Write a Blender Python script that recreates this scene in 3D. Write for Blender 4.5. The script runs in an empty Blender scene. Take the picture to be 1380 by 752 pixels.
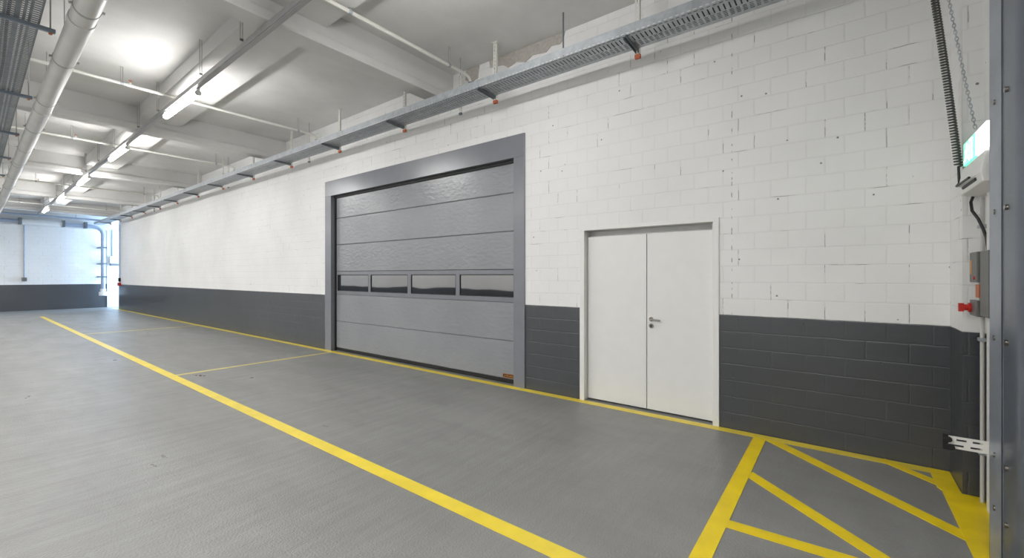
import bpy, bmesh, math, random
from mathutils import Vector, Matrix
random.seed(7)
SC = bpy.context.scene
COL = SC.collection
PI = math.pi

# ------------------------------------------------------------------ materials
def srgb(r, g, b):
    f = lambda c: (c/255/12.92) if c/255 <= .04045 else ((c/255+.055)/1.055)**2.4
    return (f(r), f(g), f(b), 1)

class NT:
    def __init__(s, name):
        s.m = bpy.data.materials.new(name); s.m.use_nodes = True
        s.t = s.m.node_tree; s.n = s.t.nodes; s.l = s.t.links
        s.b = s.n['Principled BSDF']
    def node(s, typ, **kw):
        n = s.n.new(typ)
        for k, v in kw.items(): setattr(n, k, v)
        return n
    def put(s, sock, v):
        if isinstance(v, bpy.types.NodeSocket): s.l.new(v, sock)
        else: sock.default_value = v
    def math(s, op, a, b=None, c=None, clamp=False):
        n = s.node('ShaderNodeMath', operation=op, use_clamp=clamp)
        s.put(n.inputs[0], a)
        if b is not None: s.put(n.inputs[1], b)
        if c is not None: s.put(n.inputs[2], c)
        return n.outputs[0]
    def mix(s, f, a, b):
        n = s.node('ShaderNodeMix', data_type='RGBA')
        s.put(n.inputs[0], f); s.put(n.inputs[6], a); s.put(n.inputs[7], b)
        return n.outputs[2]
    def coords(s):
        return s.node('ShaderNodeTexCoord').outputs['Object']
    def mapping(s, v, scale=(1, 1, 1)):
        n = s.node('ShaderNodeMapping'); s.l.new(v, n.inputs[0]); n.inputs['Scale'].default_value = scale
        return n.outputs[0]
    def noise(s, v, scale, detail=3, rough=.5):
        n = s.node('ShaderNodeTexNoise'); s.l.new(v, n.inputs['Vector'])
        n.inputs['Scale'].default_value = scale; n.inputs['Detail'].default_value = detail
        n.inputs['Roughness'].default_value = rough
        return n.outputs['Fac']
    def ramp(s, v, a, b, lo=0., hi=1.):
        n = s.node('ShaderNodeMapRange'); s.put(n.inputs[0], v)
        n.inputs[1].default_value = a; n.inputs[2].default_value = b
        n.inputs[3].default_value = lo; n.inputs[4].default_value = hi
        return n.outputs[0]
    def bump(s, h, strength, dist):
        n = s.node('ShaderNodeBump'); s.l.new(h, n.inputs['Height'])
        s.put(n.inputs['Strength'], strength); n.inputs['Distance'].default_value = dist
        s.l.new(n.outputs[0], s.b.inputs['Normal'])
    def set(s, **kw):
        for k, v in kw.items(): s.put(s.b.inputs[k.replace('_', ' ')], v)

def plain(name, col, rough=.5, metal=0., var=.08, scale=6., bump=0., spec=.5, bscale=60.):
    t = NT(name); c = t.coords()
    n = t.noise(c, scale, 4)
    dk = tuple(x*(1-var) for x in col[:3])+(1,); lt = tuple(min(1, x*(1+var)) for x in col[:3])+(1,)
    t.set(Base_Color=t.mix(t.ramp(n, .3, .7), dk, lt), Metallic=metal, Roughness=rough, Specular_IOR_Level=spec)
    if bump: t.bump(t.noise(c, bscale, 3), bump, .002)
    return t.m

def emit(name, col, strength):
    t = NT(name)
    t.set(Base_Color=(.8, .8, .8, 1), Emission_Color=col, Emission_Strength=strength)
    return t.m

WHITE = srgb(229, 228, 224); DARK = srgb(69, 71, 76)
def block_wall(name, dado=1.19, bw=.29, bh=.17):
    t = NT(name); c = t.coords()
    sp = t.node('ShaderNodeSeparateXYZ'); t.l.new(c, sp.inputs[0])
    h = t.math('ADD', sp.outputs[0], sp.outputs[1]); z = sp.outputs[2]
    wob = t.math('MULTIPLY', t.math('SUBTRACT', t.noise(c, 9, 2), .5), .012)
    zr = t.math('DIVIDE', t.math('ADD', z, wob), bh)
    row = t.math('FLOOR', zr)
    off = t.math('MULTIPLY', t.math('FLOORED_MODULO', row, 2.), .5)
    hr = t.math('ADD', t.math('DIVIDE', t.math('ADD', h, wob), bw), off)
    fh = t.math('FRACT', hr); fz = t.math('FRACT', zr)
    dv = t.math('MULTIPLY', t.math('MINIMUM', fh, t.math('SUBTRACT', 1., fh)), bw)      # metres to the vertical joint
    dz = t.math('MULTIPLY', t.math('MINIMUM', fz, t.math('SUBTRACT', 1., fz)), bh)
    jv = t.ramp(dv, .003, .008, 1, 0); jz = t.ramp(dz, .003, .008, 1, 0)
    joint = t.math('MAXIMUM', jv, jz)
    # open cracks: only short stretches of the joints
    cm = t.node('ShaderNodeCombineXYZ')
    t.l.new(t.math('FLOOR', t.math('ADD', hr, .5)), cm.inputs[0]); t.l.new(row, cm.inputs[1])
    wn = t.node('ShaderNodeTexWhiteNoise', noise_dimensions='2D'); t.l.new(cm.outputs[0], wn.inputs['Vector'])
    pick = t.ramp(wn.outputs['Value'], .74, .80)
    cv = t.math('MULTIPLY', t.math('MULTIPLY', t.ramp(dv, .0012, .003, 1, 0), pick), t.ramp(t.noise(c, 14, 2), .46, .56))
    cz = t.math('MULTIPLY', t.ramp(dz, .001, .0025, 1, 0), t.ramp(t.noise(c, 3.2, 4), .60, .68))
    vo = t.node('ShaderNodeTexVoronoi'); vo.inputs['Scale'].default_value = 4.6; t.l.new(c, vo.inputs['Vector'])
    pin = t.ramp(vo.outputs['Distance'], .035, .05, 1, 0)
    cj = t.math('ABSOLUTE', t.math('SUBTRACT', h, t.math('ADD', 5.86, wob)))           # vertical control joint
    pin = t.math('MAXIMUM', pin, t.math('MULTIPLY', t.ramp(cj, .002, .005, 1, 0), t.ramp(t.noise(c, 18, 2), .52, .62)))
    crack = t.math('MAXIMUM', t.math('MAXIMUM', cv, cz), pin)
    big = t.noise(c, .9, 4)
    w = t.mix(t.ramp(big, .3, .7), srgb(226, 226, 225), srgb(235, 235, 234))
    w = t.mix(t.math('MULTIPLY', joint, .16), w, srgb(192, 191, 188))
    w = t.mix(t.math('MULTIPLY', crack, .8), w, srgb(90, 86, 80))
    d = t.mix(t.ramp(big, .3, .7), srgb(61, 63, 67), srgb(69, 72, 76))
    d = t.mix(t.math('MULTIPLY', joint, .2), d, srgb(58, 60, 63))
    d = t.mix(t.math('MULTIPLY', crack, .8), d, srgb(30, 30, 32))
    edge = t.math('ADD', z, t.math('MULTIPLY', t.math('SUBTRACT', t.noise(c, 6, 2), .5), .008))
    isw = t.ramp(edge, dado-.002, dado+.002)
    t.set(Base_Color=t.mix(isw, d, w), Roughness=t.mix(isw, (.34,)*3+(1,), (.62,)*3+(1,)), Specular_IOR_Level=t.ramp(isw, 0, 1, .8, .4))
    hgt = t.math('SUBTRACT', t.math('MULTIPLY', t.noise(c, 55, 4), .25),
                 t.math('ADD', t.math('MULTIPLY', joint, .55), t.math('MULTIPLY', crack, 1.2)))
    t.bump(hgt, t.ramp(isw, 0, 1, .34, .5), .006)
    return t.m

def floor_mat():
    t = NT('epoxy_floor'); c = t.coords()
    n = t.noise(c, .55, 6, .6); f = t.noise(t.mapping(c, (1, .35, 1)), 2.2, 6, .65); s = t.noise(c, 70, 3)
    col = t.mix(t.ramp(n, .3, .7), srgb(132, 132, 130), srgb(146, 146, 143))
    col = t.mix(t.math('MULTIPLY', t.ramp(f, .42, .72), .45), col, srgb(122, 122, 120))
    col = t.mix(t.math('MULTIPLY', t.ramp(s, .62, .7), .12), col, srgb(90, 90, 90))
    vo = t.node('ShaderNodeTexVoronoi'); vo.inputs['Scale'].default_value = 2.4; t.l.new(c, vo.inputs['Vector'])
    col = t.mix(t.math('MULTIPLY', t.ramp(vo.outputs['Distance'], .008, .016, 1, 0), .35), col, srgb(70, 66, 60))
    t.set(Base_Color=col, Roughness=t.ramp(f, .3, .7, .27, .40), Specular_IOR_Level=.55)
    wave = t.noise(t.mapping(c, (.35, 1.6, 1)), 2.6, 3, .5)
    t.bump(t.math('ADD', t.math('MULTIPLY', t.noise(c, 75, 2), 1.1), t.math('MULTIPLY', wave, 5.)), .6, .007)
    return t.m

def ceiling_mat():
    t = NT('painted_concrete_ceiling'); c = t.coords()
    n = t.noise(c, 1.3, 5, .6)
    col = t.mix(t.ramp(n, .3, .72), srgb(206, 205, 203), srgb(222, 221, 219))
    t.set(Base_Color=col, Roughness=.7)
    t.bump(t.noise(c, 35, 4), .25, .004)
    return t.m

def door_mat():
    t = NT('grey_woodgrain_steel'); c = t.coords()
    n = t.noise(t.mapping(c, (1, .5, 1)), 20, 3, .5)
    t.set(Base_Color=t.mix(t.ramp(t.noise(c, 1.1, 3), .3, .7), srgb(134, 137, 142), srgb(142, 145, 149)), Roughness=.22, Specular_IOR_Level=.5)
    t.bump(n, .6, .013)
    return t.m

M = {}
M['wall'] = block_wall('painted_block_wall')
M['wall_low'] = block_wall('painted_block_wall_low_dado', .98)  # unseen wall's dado, lowered to shape its reflection in the door panes
M['floor'] = floor_mat()
M['ceiling'] = ceiling_mat()
M['beam'] = plain('beam_paint', srgb(214, 213, 211), .6, var=.04, scale=2, bump=.15)
M['yellow'] = plain('yellow_floor_paint', srgb(246, 216, 16), .38, var=.09, scale=5, bump=.2, bscale=120)
M['lane'] = plain('glare_paled_lane_paint', srgb(240, 215, 62), .34, var=.08, scale=5, spec=.6, bump=.2, bscale=120)  # yellow paled so the colour carries the floor glare on these lines
M['paleyellow'] = plain('pale_yellow_floor_paint', srgb(228, 212, 120), .4, var=.06, scale=5)
M['door'] = door_mat()
M['frame'] = plain('grey_door_frame', srgb(124, 126, 133), .25, var=.03)
M['rubber'] = plain('black_rubber', srgb(22, 22, 23), .6, var=.1)
M['gap'] = plain('dark_gap', srgb(26, 27, 29), .8, var=.1)
M['whitedoor'] = plain('white_door_lacquer', srgb(228, 228, 226), .4, var=.015)
M['steel'] = plain('brushed_steel', srgb(150, 146, 138), .3, 1., var=.1)
M['galv'] = plain('galvanised_steel', srgb(172, 177, 182), .42, .35, var=.15, scale=14)
M['galvdark'] = plain('dark_galvanised_steel', srgb(116, 122, 127), .45, .3, var=.15, scale=14)
M['barblue'] = plain('blue_grey_bar', srgb(122, 132, 143), .45, .2, var=.1)
M['track'] = plain('track_steel', srgb(150, 157, 168), .36, .35, var=.14, scale=4)
M['trackmid'] = plain('mid_track_steel', srgb(118, 124, 134), .32, .6, var=.14, scale=4)  # darker track steel for the curved guide channel
M['trackdark'] = plain('dark_track_steel', srgb(92, 98, 108), .38, .35, var=.14, scale=4)  # darkest track steel, for the end strip
M['whitepipe'] = plain('white_painted_pipe', srgb(220, 218, 212), .42, var=.04)
M['greypipe'] = plain('pale_grey_drain_pipe', srgb(196, 195, 191), .4, var=.05, scale=3)
M['bluegrey'] = plain('blue_grey_pipe', srgb(158, 170, 190), .45, .1, var=.08)
M['rod'] = plain('threaded_rod', srgb(168, 167, 164), .45, .2)
M['orange'] = plain('orange_plastic', srgb(178, 92, 56), .5, var=.1)
M['copper'] = plain('copper_head', srgb(200, 130, 92), .35, .8)
M['rail'] = plain('light_rail_grey', srgb(168, 168, 170), .42, .3, var=.05)
M['tube'] = emit('lit_tube', (1, .99, .975, 1), 29.)
M['signwhite'] = emit('lit_white_panel', (.95, 1, .97, 1), 2.2)
M['signgreen'] = emit('lit_green_panel', (.03, .62, .30, 1), .8)
M['housing'] = plain('white_plastic', srgb(228, 228, 226), .4, var=.02)
M['greybox'] = plain('grey_control_box', srgb(100, 101, 100), .45, var=.06)
M['red'] = plain('red_plastic', srgb(190, 40, 30), .4, var=.08)
M['cable'] = plain('black_cable', srgb(30, 30, 31), .5, var=.1)
M['coil'] = plain('grey_coil_cable', srgb(72, 74, 72), .45, var=.1)
M['mortar'] = plain('bare_mortar', srgb(176, 171, 164), .85, var=.14, scale=22, bump=.6, bscale=50)
M['rust'] = plain('rust_stain', srgb(92, 66, 46), .7, var=.3, scale=60)
M['badge'] = plain('black_badge', srgb(24, 22, 20), .4, var=.05)
M['letter'] = plain('orange_lettering', srgb(222, 146, 60), .4, var=.05)
def glass_mat():
    t = NT('dark_tinted_glass'); t.set(Base_Color=srgb(30, 32, 36), Roughness=.03, IOR=2.7, Specular_IOR_Level=.5)
    t.bump(t.noise(t.mapping(t.coords(), (1, .7, .35)), 2.2, 1), .12, .05)
    return t.m
M['glass'] = glass_mat()

# ------------------------------------------------------------------ mesh helpers
class MB:
    def __init__(s): s.bm = bmesh.new()
    def box(s, x0, x1, y0, y1, z0, z1):
        v = [s.bm.verts.new((x, y, z)) for x in (x0, x1) for y in (y0, y1) for z in (z0, z1)]
        for f in ((0, 1, 3, 2), (4, 6, 7, 5), (0, 4, 5, 1), (2, 3, 7, 6), (0, 2, 6, 4), (1, 5, 7, 3)):
            s.bm.faces.new([v[i] for i in f])
        return s
    def obox(s, p, ax, ay, az):          # oriented box: corner p and three edge vectors
        p, ax, ay, az = map(Vector, (p, ax, ay, az))
        v = [s.bm.verts.new(p+ax*i+ay*j+az*k) for i in (0, 1) for j in (0, 1) for k in (0, 1)]
        for f in ((0, 1, 3, 2), (4, 6, 7, 5), (0, 4, 5, 1), (2, 3, 7, 6), (0, 2, 6, 4), (1, 5, 7, 3)):
            s.bm.faces.new([v[i] for i in f])
        return s
    def tube(s, pts, r, n=10, closed=False):
        pts = [Vector(p) for p in pts]; rings = []
        N = len(pts); up = None
        for i, p in enumerate(pts):
            a = pts[(i-1) % N] if (i > 0 or closed) else p
            b = pts[(i+1) % N] if (i < N-1 or closed) else p
            d = (b-a).normalized()
            if up is None:
                up = Vector((0, 0, 1)) if abs(d.z) < .9 else Vector((1, 0, 0))
            u = (up-d*up.dot(d)).normalized(); w = d.cross(u); up = u
            rings.append([s.bm.verts.new(p+u*(r*math.cos(2*PI*k/n))+w*(r*math.sin(2*PI*k/n))) for k in range(n)])
        for i in range(N if closed else N-1):
            a, b = rings[i], rings[(i+1) % N]
            for k in range(n):
                s.bm.faces.new([a[k], a[(k+1) % n], b[(k+1) % n], b[k]])
        if not closed:
            s.bm.faces.new(rings[0][::-1]); s.bm.faces.new(rings[-1])
        return s
    def prism(s, poly, axis_pts):        # 2D polygon list of 3D points extruded by vector
        ext = Vector(axis_pts)
        a = [s.bm.verts.new(p) for p in poly]; b = [s.bm.verts.new(Vector(p)+ext) for p in poly]
        n = len(a)
        s.bm.faces.new(a[::-1]); s.bm.faces.new(b)
        for i in range(n): s.bm.faces.new([a[i], a[(i+1) % n], b[(i+1) % n], b[i]])
        return s
    def slotted(s, o, u, v, cols, length):
        """sheet: columns across u; each column is (width, pitch, hole) - hole 0 means solid strip"""
        o, u, v = Vector(o), Vector(u).normalized(), Vector(v).normalized()
        x = 0.
        quad = lambda x0, x1, y0, y1: s.bm.faces.new([s.bm.verts.new(o+u*a+v*b) for a, b in ((x0, y0), (x1, y0), (x1, y1), (x0, y1))])
        for w, pitch, hole in cols:
            if not hole: quad(x, x+w, 0, length)
            else:
                y = 0.
                while y < length-1e-6:
                    quad(x, x+w, y, min(length, y+pitch-hole)); y += pitch
            x += w
        return s
    def build(s, name, mat, parent=None, smooth=False, bevel=0., solid=0., loc=None):
        bmesh.ops.recalc_face_normals(s.bm, faces=s.bm.faces[:])
        me = bpy.data.meshes.new(name)
        if loc is not None: bmesh.ops.translate(s.bm, vec=-Vector(loc), verts=s.bm.verts[:])
        s.bm.to_mesh(me); s.bm.free()
        me.materials.append(M[mat])
        o = bpy.data.objects.new(name, me); COL.objects.link(o)
        if loc is not None: o.location = loc
        if smooth:
            for p in me.polygons: p.use_smooth = True
            me.set_sharp_from_angle(angle=math.radians(40))
        if bevel:
            b = o.modifiers.new('bevel', 'BEVEL'); b.width = bevel; b.segments = 2; b.limit_method = 'ANGLE'
        if solid:
            b = o.modifiers.new('solid', 'SOLIDIFY'); b.thickness = solid; b.offset = 0
        if parent is not None:
            o.parent = parent
            o.matrix_parent_inverse = Matrix.Translation(-Vector(parent.location)) if not parent.parent else parent_inv(parent)
        return o

def world_of(o):
    m = o.matrix_basis.copy()
    if o.parent: m = world_of(o.parent) @ o.matrix_parent_inverse @ m
    return m
def parent_inv(p): return world_of(p).inverted()

def tag(o, label=None, cat=None, group=None, kind=None):
    if label: o['label'] = label
    if cat: o['category'] = cat
    if group: o['group'] = group
    if kind: o['kind'] = kind
    return o
def thing(name, loc, label, cat, group=None, kind=None):
    o = bpy.data.objects.new(name, None); COL.objects.link(o); o.location = loc
    o.empty_display_size = .1
    return tag(o, label, cat, group, kind)
def struct(o, label=None): return tag(o, label, None, None, 'structure')
ORD = ['first', 'second', 'third', 'fourth', 'fifth', 'sixth', 'seventh', 'eighth', 'ninth', 'tenth', 'eleventh', 'twelfth', 'thirteenth', 'fourteenth', 'fifteenth']

# ------------------------------------------------------------------ the setting
WX = 4.96                    # face of the long block wall
SLAB = 4.85
YE = -.82                    # face of the end wall beside the camera
YB = 29.7                    # face of the far wall
XL = -4.6                    # face of the wall opposite
PX, PY = 4.51, -.71          # pilaster corner
END = 27.75                  # where the long wall stops before the side passage

floor = struct(MB().box(XL-.3, 7.0, -1.4, YB+.3, -.2, 0).build('floor', 'floor'))
struct(MB().box(XL-.3, 7.0, -1.4, YB+.3, SLAB, SLAB+.25).build('ceiling', 'ceiling'))
w = MB()
for a, b, z in ((PY, 1.03, 0), (1.03, 2.67, 2.21), (2.67, 3.57, 0), (3.57, 8.87, 3.6), (8.87, END, 0)):
    w.box(WX, WX+.3, a, b, z, SLAB)
wr = struct(w.build('wall_right', 'wall'))
mp = MB()
for q in (((2.93, 4.74), (2.98, 4.70), (3.12, 4.72), (3.2, 4.66), (3.42, 4.69), (3.55, 4.63), (3.70, 4.68), (3.86, 4.64), (3.95, 4.71), (4.2, 4.74), (4.22, 4.845), (2.9, 4.845)),
          ((4.45, 4.66), (4.6, 4.62), (4.72, 4.70), (4.70, 4.845), (4.42, 4.845))):
    mp.prism([(WX-.008, y, z) for y, z in q], (.012, 0, 0))
mp.build('mortar_patch', 'mortar', wr)['label'] = 'rough unpainted mortar patch under the slab'
struct(MB().box(XL-.3, 7.0, YB, YB+.3, 0, SLAB).build('wall_back', 'wall'))
struct(MB().box(XL-.3, XL, -1.1, YB, 0, SLAB).build('wall_left', 'wall_low'))
w = MB()
w.box(PX, 7.0, YE-.3, PY, 0, SLAB)                       # pilaster in the corner
w.box(3.52, PX, YE-.3, YE, 0, SLAB)
w.box(-.4, 3.52, YE-.3, YE, 4.3, SLAB)
w.box(XL-.3, -.4, YE-.3, YE, 0, SLAB)
struct(w.build('wall_front', 'wall'))
struct(MB().box(6.9, 7.0, END-.3, YB, 0, SLAB).box(WX+.3, 6.9, END-.3, END, 0, SLAB).build('wall_passage', 'housing'))

# transverse beams: web with a projecting rounded bottom flange
def beam(y0, lab, zb=4.385, x0=XL, x1=WX, dep=.29):
    y1 = y0+dep
    prof = [(y0+.055, SLAB), (y0+.055, zb+.14), (y0+.008, zb+.125), (y0, zb+.10), (y0, zb+.02), (y0+.012, zb),
            (y1-.012, zb), (y1, zb+.02), (y1, zb+.10), (y1-.008, zb+.125), (y1-.055, zb+.14), (y1-.055, SLAB)]
    o = MB().prism([(x0, y, z) for y, z in prof], (x1-x0, 0, 0)).build('ceiling_beam', 'beam')
    return struct(o, lab)
for i, y in enumerate((-.3, 4.94, 10.66, 16.38, 22.1, 27.3)):
    beam(y, 'white painted cross beam under the ceiling slab')
# flat wide beam that runs along the aisle above the lights
drift = lambda y: (y-7)*.010
o = MB().obox((2.15+drift(-.8), -.8, 4.635), (.665, 0, 0), (.010*(YB+.8), YB+.8, 0), (0, 0, SLAB-4.635)).build('ceiling_beam', 'beam')
struct(o, 'broad shallow beam running along the aisle above the lights')
o = MB().box(XL, WX, YB-.35, YB, 3.92, SLAB).build('ceiling_beam', 'beam'); struct(o, 'deep edge beam over the far wall')

# ------------------------------------------------------------------ painted floor lines (paint belongs to the floor)
def paint(pts, z, name='floor_line', mat='yellow', label=None):
    o = MB().prism([(x, y, .0004) for x, y in pts], (0, 0, z)).build(name, mat, floor)
    if label: o['label'] = label
    return o
rect = lambda x0, x1, y0, y1: [(x0, y0), (x1, y0), (x1, y1), (x0, y1)]
paint(rect(4.835, 4.95, -.70, 28.6),   .0020, mat='lane', label='yellow line painted along the foot of the block wall')
paint([(2.07, .2), (2.19, .2), (2.19+.05, 24.9), (2.07+.05, 24.9)],   .0022, mat='lane', label='yellow lane line running down the middle of the floor')
paint(rect(2.19, 4.84, 8.44, 8.52), .0018, mat='paleyellow', label='pale yellow cross line ending at the grey door frame')
paint(rect(2.21, 4.84, 16.4, 16.5), .0018, mat='paleyellow', label='far pale yellow cross line')
paint(rect(2.26, 4.84, .578, .685), .0030, 'hatch_border', label='yellow line closing the hatched corner on the door side')
paint([(4.95, PY+.004), (PX-.004, PY+.004), (PX-.004, YE+.004), (2.2, YE+.004), (2.2, -.60), (PX-.02, -.60), (PX+.02, -.58), (4.95, -.58)], .0034, 'hatch_border', label='wide yellow border along the end wall')
SZ = [.0014]
def stripe(a, b, wd, lab):
    SZ[0] += .0003
    a, b = Vector((*a, 0)), Vector((*b, 0)); d = (b-a).normalized(); n = Vector((-d.y, d.x, 0))*wd/2
    paint([(a+n)[:2], (b+n)[:2], (b-n)[:2], (a-n)[:2]], SZ[0], 'hatch_stripe', label=lab)
stripe((4.87, .56), (3.76, -.64), .11, 'longest yellow hatch stripe, from the wall corner')
stripe((3.93, .60), (2.85, -.57), .105, 'middle yellow hatch stripe')
stripe((3.045, .60), (3.10, -.62), .10, 'nearest yellow hatch stripe')
stripe((4.93, -.28), (4.60, -.62), .085, 'short yellow hatch stripe by the pilaster')
s = MB()
for x, y, r in ((2.40, 8.22, .022), (2.44, 8.16, .030), (2.47, 8.09, .02), (2.425, 8.10, .012), (2.39, 8.31, .01)):
    s.prism([(x+r*math.cos(k*.7)*random.uniform(.6, 1.1), y+2*r*math.sin(k*.7)*random.uniform(.6, 1.1), .0004) for k in range(9)], (0, 0, .0012))
s.build('floor_stain', 'rust', floor)['label'] = 'small brown rust marks'

# ------------------------------------------------------------------ sectional door
D1 = thing('door_1', (WX, 6.2, 0), 'wide grey sectional overhead door with a strip of four windows', 'overhead door', kind='structure')
FX = WX-.02
MB().box(FX, WX+.11, 3.555, 8.885, 3.305, 3.63).build('header', 'frame', D1, bevel=.004)
MB().box(FX, WX+.11, 8.645, 8.885, 0, 3.305).build('jamb', 'frame', D1, bevel=.004)
MB().box(FX, WX+.11, 3.555, 3.75, 0, 3.305).build('jamb', 'frame', D1, bevel=.004)
MB().box(WX+.16, WX+.29, 3.58, 8.86, 0, 3.59).build('backing', 'gap', D1)
LX = WX+.085
secs = [(.065, .628), (.632, 1.203), (1.694, 2.258), (2.262, 2.825), (2.829, 3.27)]
for a, b in secs:
    yl, yr = 8.62, 3.765
    ch = .010
    prof = [(LX+ch, a), (LX, a+ch), (LX, b-ch), (LX+ch, b), (LX+.05, b), (LX+.05, a)]
    MB().prism([(x, yr, z) for x, z in prof], (0, yl-yr, 0)).build('door_section', 'door', D1)
ws = MB()
ys = [8.62, 8.57, 7.45, 7.375, 6.245, 6.155, 5.02, 4.935, 3.82, 3.765]
ws.box(LX, LX+.05, 3.765, 8.62, 1.207, 1.278); ws.box(LX, LX+.05, 3.765, 8.62, 1.622, 1.690)
for k in (0, 2, 4, 6, 8): ws.box(LX+.0004, LX+.05, ys[k+1], ys[k], 1.278, 1.622)
wsec = ws.build('window_section', 'frame', D1, bevel=.003)
for k in (1, 3, 5, 7):
    g = MB(); b = .012
    g.box(LX+.004, LX+.02, ys[k+1], ys[k], 1.278, 1.278+b).box(LX+.004, LX+.02, ys[k+1], ys[k], 1.622-b, 1.622)
    g.box(LX+.004, LX+.02, ys[k+1], ys[k+1]+b, 1.278+b, 1.622-b).box(LX+.004, LX+.02, ys[k]-b, ys[k], 1.278+b, 1.622-b)
    g.build('glazing_bead', 'rubber', wsec)
    MB().box(LX+.014, LX+.026, ys[k+1]+.002, ys[k]-.002, 1.28, 1.62).build('pane', 'glass', wsec)
MB().box(LX+.004, LX+.045, 3.765, 8.62, 0.004, .065).build('bottom_seal', 'rubber', D1, bevel=.006)
MB().box(LX-.02, LX+.05, 8.60, 8.644, 0, 3.3).build('side_seal', 'rubber', D1)
MB().box(LX-.035, LX+.05, 3.752, 8.64, 3.262, 3.304).build('top_seal', 'rubber', D1)
bad = MB().box(LX-.005, LX+.001, 3.80, 4.03, .082, .142).build('badge', 'badge', D1, bevel=.002)
bd = MB()
for a, b, c, d in ((3.803, 4.027, .085, .089), (3.803, 4.027, .135, .139)): bd.box(LX-.0062, LX-.004, a, b, c, d)
for a in (3.803, 4.023): bd.box(LX-.0062, LX-.004, a, a+.004, .089, .135)
bd.build('badge_border', 'letter', bad)
def text_mesh(s, name, size, mat, parent, loc, rot):
    c = bpy.data.curves.new(name, 'FONT'); c.body = s; c.size = size; c.align_x = 'CENTER'; c.align_y = 'CENTER'; c.extrude = .0008
    t = bpy.data.objects.new(name, c); COL.objects.link(t)
    dg = bpy.context.evaluated_depsgraph_get(); me = bpy.data.meshes.new_from_object(t.evaluated_get(dg))
    bpy.data.objects.remove(t); o = bpy.data.objects.new(name, me); COL.objects.link(o)
    me.materials.clear(); me.materials.append(M[mat])
    o.parent = parent; o.matrix_parent_inverse = parent_inv(parent)
    o.location = loc; o.rotation_euler = rot
    return o
text_mesh('H\u00d6RMANN', 'badge_lettering', .034, 'letter', bad, (LX-.006, 3.915, .110), (PI/2, 0, -PI/2))

# ------------------------------------------------------------------ double door
D2 = thing('door_2', (WX, 1.85, 0), 'white double-leaf steel door in a slim white frame', 'door', kind='structure')
f = MB()
f.box(WX-.015, WX+.19, 2.615, 2.68, 0, 2.178).box(WX-.015, WX+.19, 1.022, 1.085, 0, 2.178).box(WX-.015, WX+.19, 1.022, 2.68, 2.178, 2.222)
f.build('door_frame', 'whitedoor', D2, bevel=.004)
f = MB(); f.box(WX+.180, WX+.19, 1.08, 2.62, 2.08, 2.18)
f.build('door_stop', 'whitedoor', D2)
l1 = MB().box(WX+.075, WX+.115, 1.836, 2.608, .020, 2.100).build('leaf', 'whitedoor', D2, bevel=.002)
l2 = MB().box(WX+.075, WX+.115, 1.092, 1.826, .020, 2.100).build('leaf', 'whitedoor', D2, bevel=.002)
MB().box(WX+.192, WX+.29, 1.035, 2.665, 0, 2.205).build('backing', 'gap', D2)
hx = WX+.075
hd = MB().tube([(hx+.001, 1.776, 1.088), (hx-.010, 1.776, 1.088)], .026, 20)
hd.tube([(hx-.010, 1.776, 1.088), (hx-.05, 1.776, 1.088), (hx-.058, 1.768, 1.087), (hx-.058, 1.655, 1.085)], .0095, 10)
tag(hd.build('handle', 'steel', l2, smooth=True), 'steel lever handle')
kh = MB().tube([(hx+.001, 1.776, 1.010), (hx-.012, 1.776, 1.010)], .027, 20)
kp = kh.build('key_rosette', 'steel', l2, smooth=True)
MB().tube([(hx-.011, 1.776, 1.014), (hx-.016, 1.776, 1.014)], .009, 12).box(hx-.016, hx-.011, 1.770, 1.782, .993, 1.012).build('lock_cylinder', 'gap', kp)

# ------------------------------------------------------------------ light rail and luminaires
RX, RZ = 2.15, 4.30
rail = thing('light_rail', (RX, 14, RZ), 'long grey trunking rail hung under the broad aisle beam, carrying the lit tubes', 'light rail')
ax = lambda y: RX+drift(y)
r = MB().obox((ax(1)-.036, 1, RZ-.0), (.072, 0, 0), (.010*26.5, 26.5, 0), (0, 0, .068))
r.obox((ax(1)-.026, 1, RZ-.012), (.052, 0, 0), (.010*26.5, 26.5, 0), (0, 0, .012))
r.build('rail_body', 'rail', rail, bevel=.006)
for y in (2.6, 4.1, 5.6, 7.0, 9.1, 10.4, 12.5, 14.2, 15.9, 18.0, 19.8, 21.6, 23.6, 25.4):
    h = MB()
    for dx in (-.045, -.02): h.tube([(ax(y)+dx-.02, y, RZ+.07), (ax(y)+dx-.02, y, SLAB)], .004, 6)
    h = h.build('hanger_rod', 'rod', rail)
    MB().box(ax(y)-.068, ax(y)-.034, y-.012, y+.012, RZ+.068, RZ+.088).build('rod_clamp', 'greybox', h)
LY = [3.05, 8.08, 12.35, 16.65, 20.95, 25.2]
for i, y in enumerate(LY):
    where = 'just past the near cross beam' if i == 1 else 'closest to the camera over the near bay' if i == 0 else f'{ORD[i-1]} past the near cross beam'
    L = thing('pendant_tube_light', (ax(y), y, RZ-.012), f'lit tube luminaire under the grey rail, {where}', 'light', 'lit tube luminaires under the rail')
    x = ax(y)
    MB().box(x-.024, x+.024, y-.77, y+.77, RZ-.036, RZ-.0125).build('housing', 'housing', L, bevel=.004)
    MB().tube([(x, y-.74, RZ-.076), (x, y+.74, RZ-.076)], .040, 16).build('tube', 'tube', L, smooth=True)
    for s_ in (-1, 1):
        MB().tube([(x, y+s_*.74, RZ-.076), (x, y+s_*.765, RZ-.076)], .041, 16).build('end_cap', 'housing', L, smooth=True)

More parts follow.
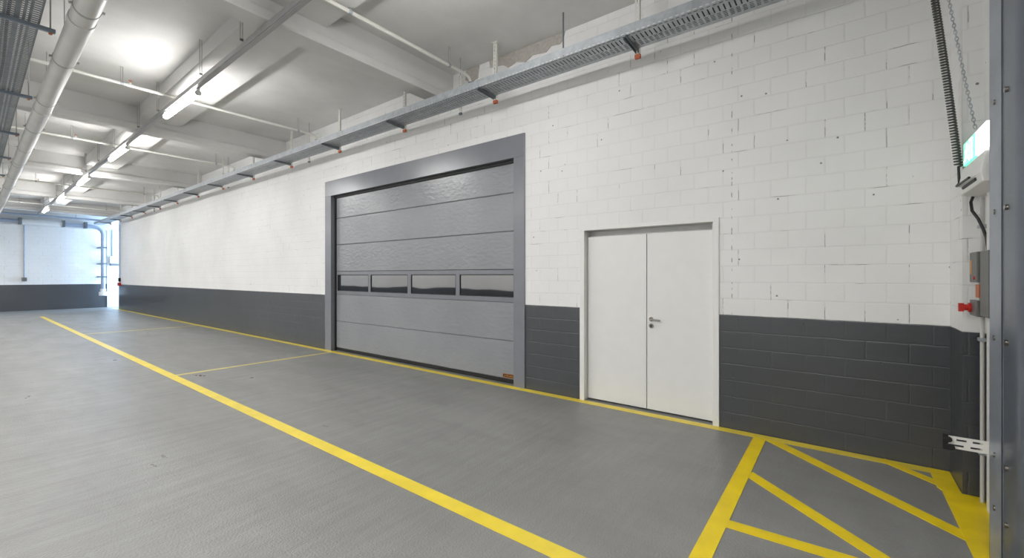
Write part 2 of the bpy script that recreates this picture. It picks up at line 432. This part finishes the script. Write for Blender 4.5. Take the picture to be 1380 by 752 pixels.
# ------------------------------------------------------------------ sprinkler pipes
def sprinkler(y, lab, hx, head=None, post=True, r=.024):
    z = 4.585
    P = thing('sprinkler_pipe', (0, y, z), lab, 'pipe', 'white sprinkler pipes under the slab')
    pts = [(XL+.02, y, z), (4.62, y, z), (4.70, y, z-.012), (4.735, y, z-.05), (4.745, y, z-.12), (4.745, y, 4.30)]
    MB().tube(pts, r, 12).build('pipe', 'whitepipe', P, smooth=True)
    MB().tube([(4.745, y, 4.46), (4.745, y, 4.50)], r*1.5, 12).build('coupling', 'galvdark', P, smooth=True)
    for x in hx:
        h = MB().tube([(x-.012, y, z+.02), (x-.012, y, SLAB)], .004, 6).tube([(x+.012, y, z+.02), (x+.012, y, SLAB)], .004, 6)
        c = h.build('hanger_rod', 'rod', P)
        MB().tube([(x-.02, y, z), (x+.02, y, z)], r*1.18, 12).build('clamp', 'galv', c, smooth=True)
    for x in (head or []):
        MB().tube([(x-.035, y, z), (x+.035, y, z)], r*1.25, 12).tube([(x, y, z), (x, y, z+.05)], .015, 10).build('tee', 'whitepipe', P, smooth=True)
        MB().tube([(x, y, z+.05), (x, y, z+.075)], .010, 8).tube([(x, y, z+.075), (x, y, z+.082)], .022, 12).build('sprinkler_head', 'copper', P, smooth=True)
    return P
sprinkler(4.41, 'white sprinkler pipe crossing before the near cross beam', [2.75, 4.3], [])
sprinkler(8.86, 'white sprinkler pipe crossing by the brightest lit tube', [1.62, 4.35, -.4], [1.72])
sprinkler(13.2, 'white sprinkler pipe crossing behind the second cross beam', [1.6, 4.3], [1.66])
sprinkler(20.2, 'white sprinkler pipe crossing by the third lit tube', [1.65, 4.3], [1.7])
sprinkler(26.4, 'thin white pipe crossing ahead of the last cross beam', [1.7, 4.3], [1.74])

# ------------------------------------------------------------------ cable tray along the wall
TZ = 4.10; T0, T1 = 4.255, 4.595
TY0, TY1 = -.38, 28.9
tr = thing('cable_tray', (4.42, 14, TZ), 'galvanised perforated cable tray running along the block wall under the ceiling', 'cable tray')
cols = [(.018, 1, 0), (.012, .055, .034), (.030, 1, 0), (.105, .046, .013), (.022, 1, 0), (.012, .055, .034), (.016, 1, 0), (.012, .055, .034), (.016, 1, 0), (.012, .055, .034), (.016, 1, 0), (.012, .055, .034), (.057, 1, 0)]
tb = MB().slotted((T0, TY0, TZ), (1, 0, 0), (0, 1, 0), cols, TY1-TY0)
tb.build('tray_base', 'galv', tr, solid=.002)
MB().box(T0+.006, T1-.006, TY0, TY1, TZ+.004, TZ+.006).build('slot_dark_sheet', 'cable', tr)  # black sheet added above the base so the slots read dark
for x, s_ in ((T0, 1), (T1, -1)):
    m = MB().slotted((x, TY0, TZ), (0, 0, 1), (0, 1, 0), [(.008, 1, 0), (.008, .055, .030), (.084, 1, 0)], TY1-TY0)
    m.slotted((x, TY0, TZ+.10), (s_, 0, 0), (0, 1, 0), [(.014, 1, 0)], TY1-TY0)
    m.build('side_flange', 'galv', tr, solid=.002)
for i, y in enumerate((4.95, 11.0, 17.2, 23.2)):
    MB().box(T0-.006, T0-.001, y-.12, y+.12, TZ+.02, TZ+.085).build('splice_plate', 'galv', tr, bevel=.002)
# slotted hanger posts with a cantilever arm and an orange cap
ph = [1.78, 3.82, 5.79, 7.76, 9.71, 11.68, 13.65, 15.62, 17.6, 19.55, 21.5, 23.5, 25.45, 27.4]
for i, y in enumerate(ph):
    lab = f'slotted hanger with orange end cap under the wall cable tray, {ORD[i]} from the camera end'
    B = thing('tray_hanger', (4.63, y, SLAB), lab, 'bracket', 'slotted hangers of the wall tray')
    x0 = T1+.008
    p = MB().slotted((x0, y-.026, 4.045), (0, 1, 0), (0, 0, 1), [(.018, 1, 0), (.016, .05, .028), (.018, 1, 0)], SLAB-4.045)
    p.box(x0, x0+.03, y-.0265, y-.024, 4.045, SLAB).box(x0, x0+.03, y+.024, y+.0265, 4.045, SLAB)
    p.box(x0-.012, x0+.05, y-.05, y+.05, SLAB-.006, SLAB)
    p.build('post', 'whitepipe', B, solid=.0022)
    a = MB().prism([(T0-.01, y-.018, TZ-.006), (T0-.01, y-.018, TZ-.024), (T1+.01, y-.018, TZ-.05), (T1+.01, y-.018, TZ-.006)], (0, .005, 0))
    a.prism([(T0-.01, y+.013, TZ-.006), (T0-.01, y+.013, TZ-.024), (T1+.01, y+.013, TZ-.05), (T1+.01, y+.013, TZ-.006)], (0, .005, 0))
    a.box(T0-.01, T1+.01, y-.018, y+.018, TZ-.006, TZ-.0022)
    a.box(T0-.014, T0-.009, y-.018, y+.018, TZ-.024, TZ-.0022)
    a.build('arm', 'galvdark', B)
    MB().box(x0-.006, x0+.036, y-.032, y+.032, 4.0, 4.046).build('end_cap', 'orange', B, bevel=.006)
# plain strut posts that carry the pipes where they turn down
for i, (y, lab) in enumerate(((4.50, 'white slotted strut post at the near pipe elbow above the tray'), (8.95, 'white slotted strut post below the second pipe end'),
                              (13.3, 'white slotted strut post below the third pipe end'), (20.3, 'white slotted strut post below the fourth pipe end'))):
    x0 = T1+.012
    B = thing('hanging_strut_post', (x0, y, SLAB), lab, 'post', 'strut posts at the pipe ends')
    p = MB().slotted((x0, y-.02, 4.03), (0, 1, 0), (0, 0, 1), [(.013, 1, 0), (.014, .05, .028), (.013, 1, 0)], .555)
    p.box(x0, x0+.03, y-.0205, y-.018, 4.03, 4.585).box(x0, x0+.03, y+.018, y+.0205, 4.03, 4.585)
    p.build('channel', 'whitepipe', B, solid=.0022)
    MB().box(x0-.004, x0+.034, y-.024, y+.024, 4.0, 4.03).build('foot', 'galvdark', B, bevel=.004)
    MB().tube([(x0+.015, y, 4.585), (x0+.015, y, SLAB)], .006, 8).build('threaded_rod', 'rod', B)
tag(MB().tube([(4.6, 2.72, TZ+.10), (4.6, 2.72, SLAB)], .010, 8).build('drop_rod', 'galvdark', smooth=True), 'dark threaded rod dropping from the slab between the two nearest tray hangers', 'rod')

# ------------------------------------------------------------------ tray and drain pipe over the left of the aisle
LT = lambda y: .53+(y-5.7)*.0175
tl = thing('cable_tray', (.3, 14, 4.1), 'wide dark perforated cable tray hanging left of the grey drain pipe', 'cable tray')
d = Vector((.0175, 1, 0)).normalized(); pu = Vector((1, -.0175, 0))
cl = []
for k in range(4): cl += [(.025, 1, 0), (.016, .05, .028), (.02, 1, 0), (.016, .05, .028), (.02, 1, 0), (.05, .05, .018), (.012, 1, 0)]
W_ = sum(c[0] for c in cl)
o0 = Vector((LT(2)-W_, 2, 4.1))
MB().slotted(o0, pu, d, cl, 26).build('tray_base', 'galvdark', tl, solid=.002)
for x in (0, W_):
    MB().slotted(o0+pu*x, (0, 0, 1), d, [(.012, 1, 0), (.012, .05, .028), (.06, 1, 0)], 26).build('side_flange', 'galvdark', tl, solid=.002)
ty = [6.34, 8.94, 11.45, 13.9, 16.4, 18.9, 21.4, 23.9]
for i, y in enumerate(ty):
    B = thing('tray_hanger', (LT(y), y, 4.1), f'blue-grey channel bar under the dark left tray on thin rods, {ORD[i]} from the camera end', 'bracket', 'channel bars under the left tray')
    c = MB().box(LT(y)-W_-.12, LT(y)+.11, y-.02, y+.02, 4.055, 4.096)
    c.build('channel_bar', 'barblue', B, bevel=.004)
    for x in (LT(y)+.075, LT(y)-W_-.09):
        rd = MB().tube([(x, y, 4.03), (x, y, SLAB)], .006, 8).build('hanger_rod', 'rod', B)
        MB().tube([(x, y, 4.035), (x, y, 4.054)], .014, 6).build('nut', 'copper' if x > LT(y) else 'rod', rd)
for k, (dx, r_) in enumerate(((.12, .014), (.19, .010), (.30, .016), (.44, .012))):
    pts = [o0+pu*(dx+.008*math.sin(j+k))+d*(.3+j*.5)+Vector((0, 0, .0015+r_)) for j in range(50)]
    tag(MB().tube(pts, r_, 8).build('cable', 'cable', smooth=True), f'black cable in the dark left tray, {ORD[k]} from its outer edge', 'cable', 'cables in the left tray')

DPX = lambda y: .79+(y-5.5)*.0165
dp = thing('drain_pipe', (.9, 14, 4.15), 'thick pale grey drain pipe running along the aisle under the beams', 'pipe')
def dpt(y, z=4.15): return (DPX(y), y, z)
MB().tube([dpt(1.2), dpt(28.5)], .098, 28).build('pipe', 'greypipe', dp, smooth=True)
for y in (5.72, 9.4, 14.2, 18.6, 23.0):
    MB().tube([dpt(y+.25), dpt(y+.37)], .106, 28).build('socket', 'greypipe', dp, smooth=True)
for y in (3.6, 5.70, 7.27, 9.15, 11.02, 12.9, 14.8, 16.7, 18.7, 20.6, 22.6, 24.6, 26.6):
    c = MB().tube([dpt(y-.014), dpt(y+.014)], .1025, 28)
    c.box(DPX(y)+.10, DPX(y)+.125, y-.012, y+.012, 4.14, 4.16).box(DPX(y)-.125, DPX(y)-.10, y-.012, y+.012, 4.14, 4.16)
    cc = c.build('pipe_clamp', 'rod', dp, smooth=True)
    MB().tube([dpt(y, 4.25), dpt(y, SLAB)], .005, 6).build('hanger_rod', 'rod', cc)

# ------------------------------------------------------------------ the corner by the camera: sign, cable, chain, boxes, track
sg = thing('exit_sign', (4.2, YE, 2.4), 'lit green and white emergency exit sign on the end wall above the chain', 'exit sign')
MB().box(3.78, 4.42, YE+.001, -.715, 2.375, 2.545).build('sign_housing', 'housing', sg, bevel=.008)
MB().box(3.80, 4.06, -.7155, -.700, 2.385, 2.537).build('light_panel', 'signwhite', sg, bevel=.002)
gp = MB().box(4.065, 4.41, -.7155, -.700, 2.382, 2.540).build('pictogram_panel', 'signgreen', sg, bevel=.002)
pm = MB()   # running figure, doorway and arrow
yb, yf = -.7005, -.6975
bx = lambda a, b, c, e: pm.box(a, b, yb, yf, c, e)
bx(4.155, 4.163, 2.3880, 2.5280); bx(4.155, 4.235, 2.5216, 2.5280); bx(4.227, 4.235, 2.3880, 2.5280)
pm.tube([(4.305, yb, 2.5064), (4.305, yf, 2.5064)], .014, 14)
pl = lambda *q: pm.prism([(x, yb, z) for x, z in q], (0, yf-yb, 0))
pl((4.292, 2.4920), (4.318, 2.4896), (4.330, 2.4480), (4.300, 2.4440))
pl((4.300, 2.4520), (4.325, 2.4504), (4.300, 2.4200), (4.268, 2.4080), (4.262, 2.4176), (4.285, 2.4280))
pl((4.305, 2.4504), (4.330, 2.4504), (4.350, 2.4200), (4.385, 2.4136), (4.382, 2.4040), (4.340, 2.4104))
pl((4.296, 2.4888), (4.290, 2.4800), (4.262, 2.4680), (4.256, 2.4752), (4.280, 2.4904))
pl((4.316, 2.4888), (4.322, 2.4792), (4.352, 2.4664), (4.358, 2.4744), (4.335, 2.4856))
pm.build('pictogram', 'signwhite', gp)
bxo = thing('operator_housing', (4.1, YE, 2.2), 'white box housing under the lit exit sign with a slanting underside', 'housing')
MB().prism([(4.45, YE+.001, 2.16), (4.45, YE+.001, 2.37), (4.45, -.70, 2.37), (4.45, -.68, 2.24), (4.45, -.69, 2.18)], (-.62, 0, 0)).build('cover', 'housing', bxo, bevel=.006)
MB().box(3.95, 4.32, -.695, -.676, 2.205, 2.225).build('clip', 'cable', bxo, bevel=.006)

def curve_pts(a, b, sag, n):
    a, b = Vector(a), Vector(b); out = []
    for i in range(n+1):
        t = i/n; p = a.lerp(b, t); p += Vector(sag)*(4*t*(1-t)); out.append(p)
    return out
path = curve_pts((4.475, -.42, SLAB), (4.475, -.685, 2.40), (0, -.012, 0), 60)
hel = []
turns = 118; N = turns*8
for i in range(N+1):
    t = i/N*60; k = min(59, int(t)); p = path[k].lerp(path[k+1], t-k)
    a = 2*PI*turns*i/N
    hel.append(p+Vector((.0185*math.cos(a), .0185*math.sin(a), 0)))
cc = thing('spiral_cable', (4.45, -.5, 3.5), 'grey spiral cable hanging from the ceiling beside the exit sign', 'cable')
MB().tube(hel, .0066, 6).build('coil', 'coil', cc, smooth=True)
MB().tube([(4.475, -.685, 2.40), (4.475, -.687, 2.33), (4.472, -.688, 2.275), (4.468, -.674, 2.255), (4.42, -.668, 2.248), (4.33, -.662, 2.24), (4.0, -.660, 2.235)], .008, 8).build('lead', 'cable', cc, smooth=True)

ch = MB()
cp = curve_pts((4.35, -.47, SLAB), (4.33, -.745, 2.625), (0, .012, 0), 90)
for i in range(90):
    p = (cp[i]+cp[i+1])/2; dv = (cp[i+1]-cp[i]); L_ = dv.length; dv.normalize()
    sdv = dv.cross(Vector((1, 0, 0) if i % 2 else (0, 1, 0))).normalized()
    ring = []
    for k in range(10):
        a = 2*PI*k/10
        ring.append(p+dv*(L_*.72*math.cos(a))+sdv*(.0085*math.sin(a)))
    ch.tube(ring, .0026, 5, closed=True)
tag(ch.build('hoist_chain', 'galv', smooth=True), 'thin steel hoist chain hanging down to the exit sign', 'chain')

cd = thing('conduit', (4.42, -.79, 0), 'pale vertical conduit pipe rising beside the pilaster on the end wall', 'conduit')
MB().tube([(4.42, -.795, 0), (4.42, -.795, 2.155)], .0125, 12).build('pipe', 'greypipe', cd, smooth=True)
for z in (.35, 1.15, 1.95):
    MB().box(4.40, 4.46, YE, -.775, z-.012, z+.012).build('clamp', 'galv', cd, bevel=.003)
tag(MB().tube([(4.34, -.735, 2.15), (4.37, -.73, 2.12), (4.395, -.74, 2.06), (4.37, -.765, 2.0), (4.33, -.78, 1.93), (4.31, -.795, 1.86), (4.305, -.80, 1.77)], .009, 8).build('cable', 'cable', smooth=True),
    'black cable looping from the white housing down to the grey control box', 'cable')

cb = thing('control_box', (4.2, YE, 1.33), 'grey door control box with a red turn switch on the end wall', 'control box')
MB().box(3.98, 4.19, YE+.001, -.742, 1.33, 1.765).build('enclosure', 'greybox', cb, bevel=.006)
up = MB().box(4.235, 4.44, -.768, -.735, 1.555, 1.765).build('keypad', 'greybox', cb, bevel=.006)
MB().box(4.38, 4.41, -.7355, -.733, 1.61, 1.71).build('label_plate', 'letter', up)
MB().tube([(4.30, -.735, 1.585), (4.30, -.728, 1.585)], .012, 10).build('button', 'red', up)
MB().box(4.225, 4.36, YE+.001, -.768, 1.36, 1.74).build('back_plate', 'greybox', cb, bevel=.003)
lo = MB().box(4.24, 4.44, -.768, -.735, 1.32, 1.43).build('switch_box', 'greybox', cb, bevel=.006)
MB().box(4.24, 4.33, -.767, -.745, 1.45, 1.54).build('sticker', 'orange', cb, bevel=.002)
MB().tube([(4.40, -.736, 1.375), (4.40, -.722, 1.375)], .034, 16).tube([(4.40, -.722, 1.375), (4.40, -.70, 1.375)], .022, 14).box(4.39, 4.41, -.70, -.672, 1.345, 1.405).build('switch_knob', 'red', lo, smooth=True)

# white trim beside the conduit and the steel guide of the end door
struct(MB().box(4.16, 4.30, YE, YE+.028, 0, 4.3).build('trim_1', 'whitedoor', bevel=.004))
tk = thing('door_track', (3.35, -.70, 0), 'tall galvanised steel guide track with rivets in front of the end wall', 'door track')
MB().box(3.35, 3.575, -.677, -.670, 0, 4.3).box(3.567, 3.575, -.80, -.670, 0, 4.3).box(3.35, 3.357, -.71, -.670, 0, 4.3).build('flange', 'track', tk, bevel=.002)
c = MB().prism([(3.335, -.684, 0), (3.335, -.676, 0), (3.16, -.676, 0), (3.12, -.684, 0), (3.08, -.706, 0), (3.05, -.76, 0), (3.04, -.80, 0), (3.05, -.80, 0), (3.06, -.762, 0), (3.088, -.714, 0), (3.124, -.693, 0), (3.16, -.684, 0)], (0, 0, 4.3))
c.build('guide_channel', 'trackmid', tk, smooth=True)
MB().box(3.33, 3.356, -.70, -.688, 0, 4.3).build('gap_strip', 'gap', tk)
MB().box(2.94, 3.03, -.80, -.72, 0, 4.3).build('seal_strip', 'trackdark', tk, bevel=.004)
for z in (.33, .62, 1.26, 1.95, 2.55, 3.2):
    for x in (3.47, 3.27):
        MB().tube([(x, -.678, z), (x, -.664, z)], .014, 12).build('rivet', 'steel', tk, smooth=True)
br = MB().slotted((3.585, -.672, .585), (0, 0, 1), (0, 1, 0), [(.014, 1, 0), (.011, .075, .048), (.022, 1, 0), (.011, .066, .042), (.014, 1, 0)], .165)
bo = thing('slotted_bracket', (3.58, -.60, .6), 'white slotted steel bracket with black pads sticking out of the guide track', 'bracket')
br.build('bar', 'whitepipe', bo, solid=.004)
MB().box(3.55, 3.59, -.70, -.68, .575, .665).build('foot', 'galv', bo, bevel=.003)
MB().tube([(3.57, -.505, .636), (3.61, -.505, .636)], .017, 12).tube([(3.57, -.515, .592), (3.61, -.515, .592)], .019, 12).box(3.592, 3.604, -.52, -.485, .57, .66).build('rubber_pad', 'rubber', bo, smooth=True)

# grey sectional door in the end wall, beside the camera
D3 = thing('door_3', (1.5, YE, 0), 'grey sectional door in the end wall', 'overhead door', kind='structure')
for k in range(7):
    MB().box(-.4, 3.05, YE-.09, YE-.05, .02+k*.61, .62+k*.61).build('door_section', 'door', D3, bevel=.006)
MB().box(-.4, 3.52, YE-.29, YE-.2, 0, 4.3).build('backing', 'gap', D3)

# ------------------------------------------------------------------ the far corner
fp = thing('downpipe', (4.6, 29.3, 2), 'blue-grey pipe along the top of the far wall that bends down in the corner', 'pipe')
FY = 29.1
MB().tube([(XL+.1, FY, 4.10), (4.2, FY, 4.02), (4.42, FY, 3.97), (4.56, FY, 3.85), (4.62, FY, 3.68), (4.62, FY, .85)], .085, 16).build('pipe', 'bluegrey', fp, smooth=True)
MB().tube([(1.95, FY, 4.05), (3.2, FY, 4.035)], .125, 18).build('bright_pipe_section', 'housing', fp, smooth=True)  # white section imitates the bright light on this stretch of pipe
for x in (1.9, 3.25, 4.0): MB().box(x-.05, x+.05, FY-.14, YB-.352, 3.9, 4.2).build('pipe_bracket', 'galvdark', fp, bevel=.01)
MB().tube([(4.62, FY, .62), (4.62, FY, .80)], .16, 16).tube([(4.62, FY, .80), (4.62, FY, .95)], .11, 16).build('foot', 'housing', fp, smooth=True)
for z in (1.55, 2.2, 3.0): MB().box(4.48, 4.76, FY-.11, YB-.002, z-.035, z+.035).build('pipe_bracket', 'galvdark', fp, bevel=.01)
tp = thing('service_pipe', (1, 28.6, 4.3), 'thin dark pipe crossing just below the last beams at the far wall', 'pipe')
MB().tube([(XL+.1, 28.6, 4.33), (4.7, 28.6, 4.30)], .04, 12).build('pipe', 'bluegrey', tp, smooth=True)
for x in (1.2, 2.4, 3.6): MB().tube([(x, 28.6, 4.3), (x, 28.6, SLAB)], .012, 6).build('hanger_rod', 'rod', tp)
fc = thing('conduit', (2.05, YB, 1.4), 'thin vertical conduit with a small socket box on the far wall', 'conduit')
MB().tube([(2.06, YB-.02, 1.48), (2.06, YB-.02, 3.98)], .020, 8).build('pipe', 'bluegrey', fc, smooth=True)
MB().box(1.98, 2.14, YB-.09, YB, 1.36, 1.52).build('socket_box', 'greybox', fc, bevel=.01)
struct(MB().box(4.86, 5.9, YB-.05, YB, 0, 3.98).build('trim_2', 'whitedoor'), 'white panel in the far corner')
sb = thing('wall_box', (5.1, YB-.05, 2.2), 'white box with a dark base fixed to the white panel in the far corner', 'box')
MB().box(4.93, 5.32, YB-.25, YB-.051, 2.22, 2.60).build('case', 'housing', sb, bevel=.02)
MB().box(4.95, 5.36, YB-.28, YB-.051, 2.12, 2.219).build('base', 'greybox', sb, bevel=.01)
tag(MB().tube([(5.05, YB-.08, 2.60), (5.05, YB-.08, 3.97)], .03, 8).build('conduit', 'bluegrey', smooth=True), 'thin conduit rising from the white box in the far corner', 'conduit')
al = thing('alarm_point', (4.94, 27.4, 1.3), 'small red alarm call point under a conduit near the end of the long wall', 'alarm')
MB().tube([(4.93, 27.4, 1.42), (4.93, 27.4, 4.05)], .018, 8).build('conduit', 'bluegrey', al, smooth=True)
MB().box(4.86, WX, 27.28, 27.5, 1.12, 1.28).build('call_box', 'red', al, bevel=.01)
MB().box(4.88, WX, 27.32, 27.46, 1.32, 1.5).build('switch', 'gap', al, bevel=.01)

# ------------------------------------------------------------------ daylight from the side passage at the far end
def area(name, loc, rot, sx, sy, energy, col):
    l = bpy.data.lights.new(name, 'AREA'); l.shape = 'RECTANGLE'; l.size = sx; l.size_y = sy; l.energy = energy; l.color = col
    o = bpy.data.objects.new(name, l); COL.objects.link(o); o.location = loc; o.rotation_euler = rot
    return o
area('passage_daylight', (6.85, 28.75, 2.2), (0, PI/2, 0), 3.6, 1.6, 140, (.46, .69, 1.))
# unseen fill lights added on the left, for an assumed second lamp row
for k in range(7):
    area('bay_fill', (-2.4, -.4+4.3*k, 4.25), (0, 0, 0), .5, 1.5, 78, (1, .99, .975))
W = bpy.data.worlds.new('world'); SC.world = W; W.use_nodes = True
W.node_tree.nodes['Background'].inputs[0].default_value = (.75, .85, 1, 1)
W.node_tree.nodes['Background'].inputs[1].default_value = .0

# ------------------------------------------------------------------ camera and view
cam = bpy.data.cameras.new('camera'); co = bpy.data.objects.new('camera', cam); COL.objects.link(co)
cam.sensor_width = 36; cam.lens = 579.05*36/1380; cam.shift_y = -4.3/1380
cam.clip_start = .05
co.location = (0, 0, 1.6); co.rotation_euler = (PI/2, 0, math.radians(-52.601))
SC.camera = co
vs = SC.view_settings
vs.view_transform = 'Standard'; vs.look = 'None'; vs.gamma = 1; vs.use_curve_mapping = False
vs.exposure = 1.32
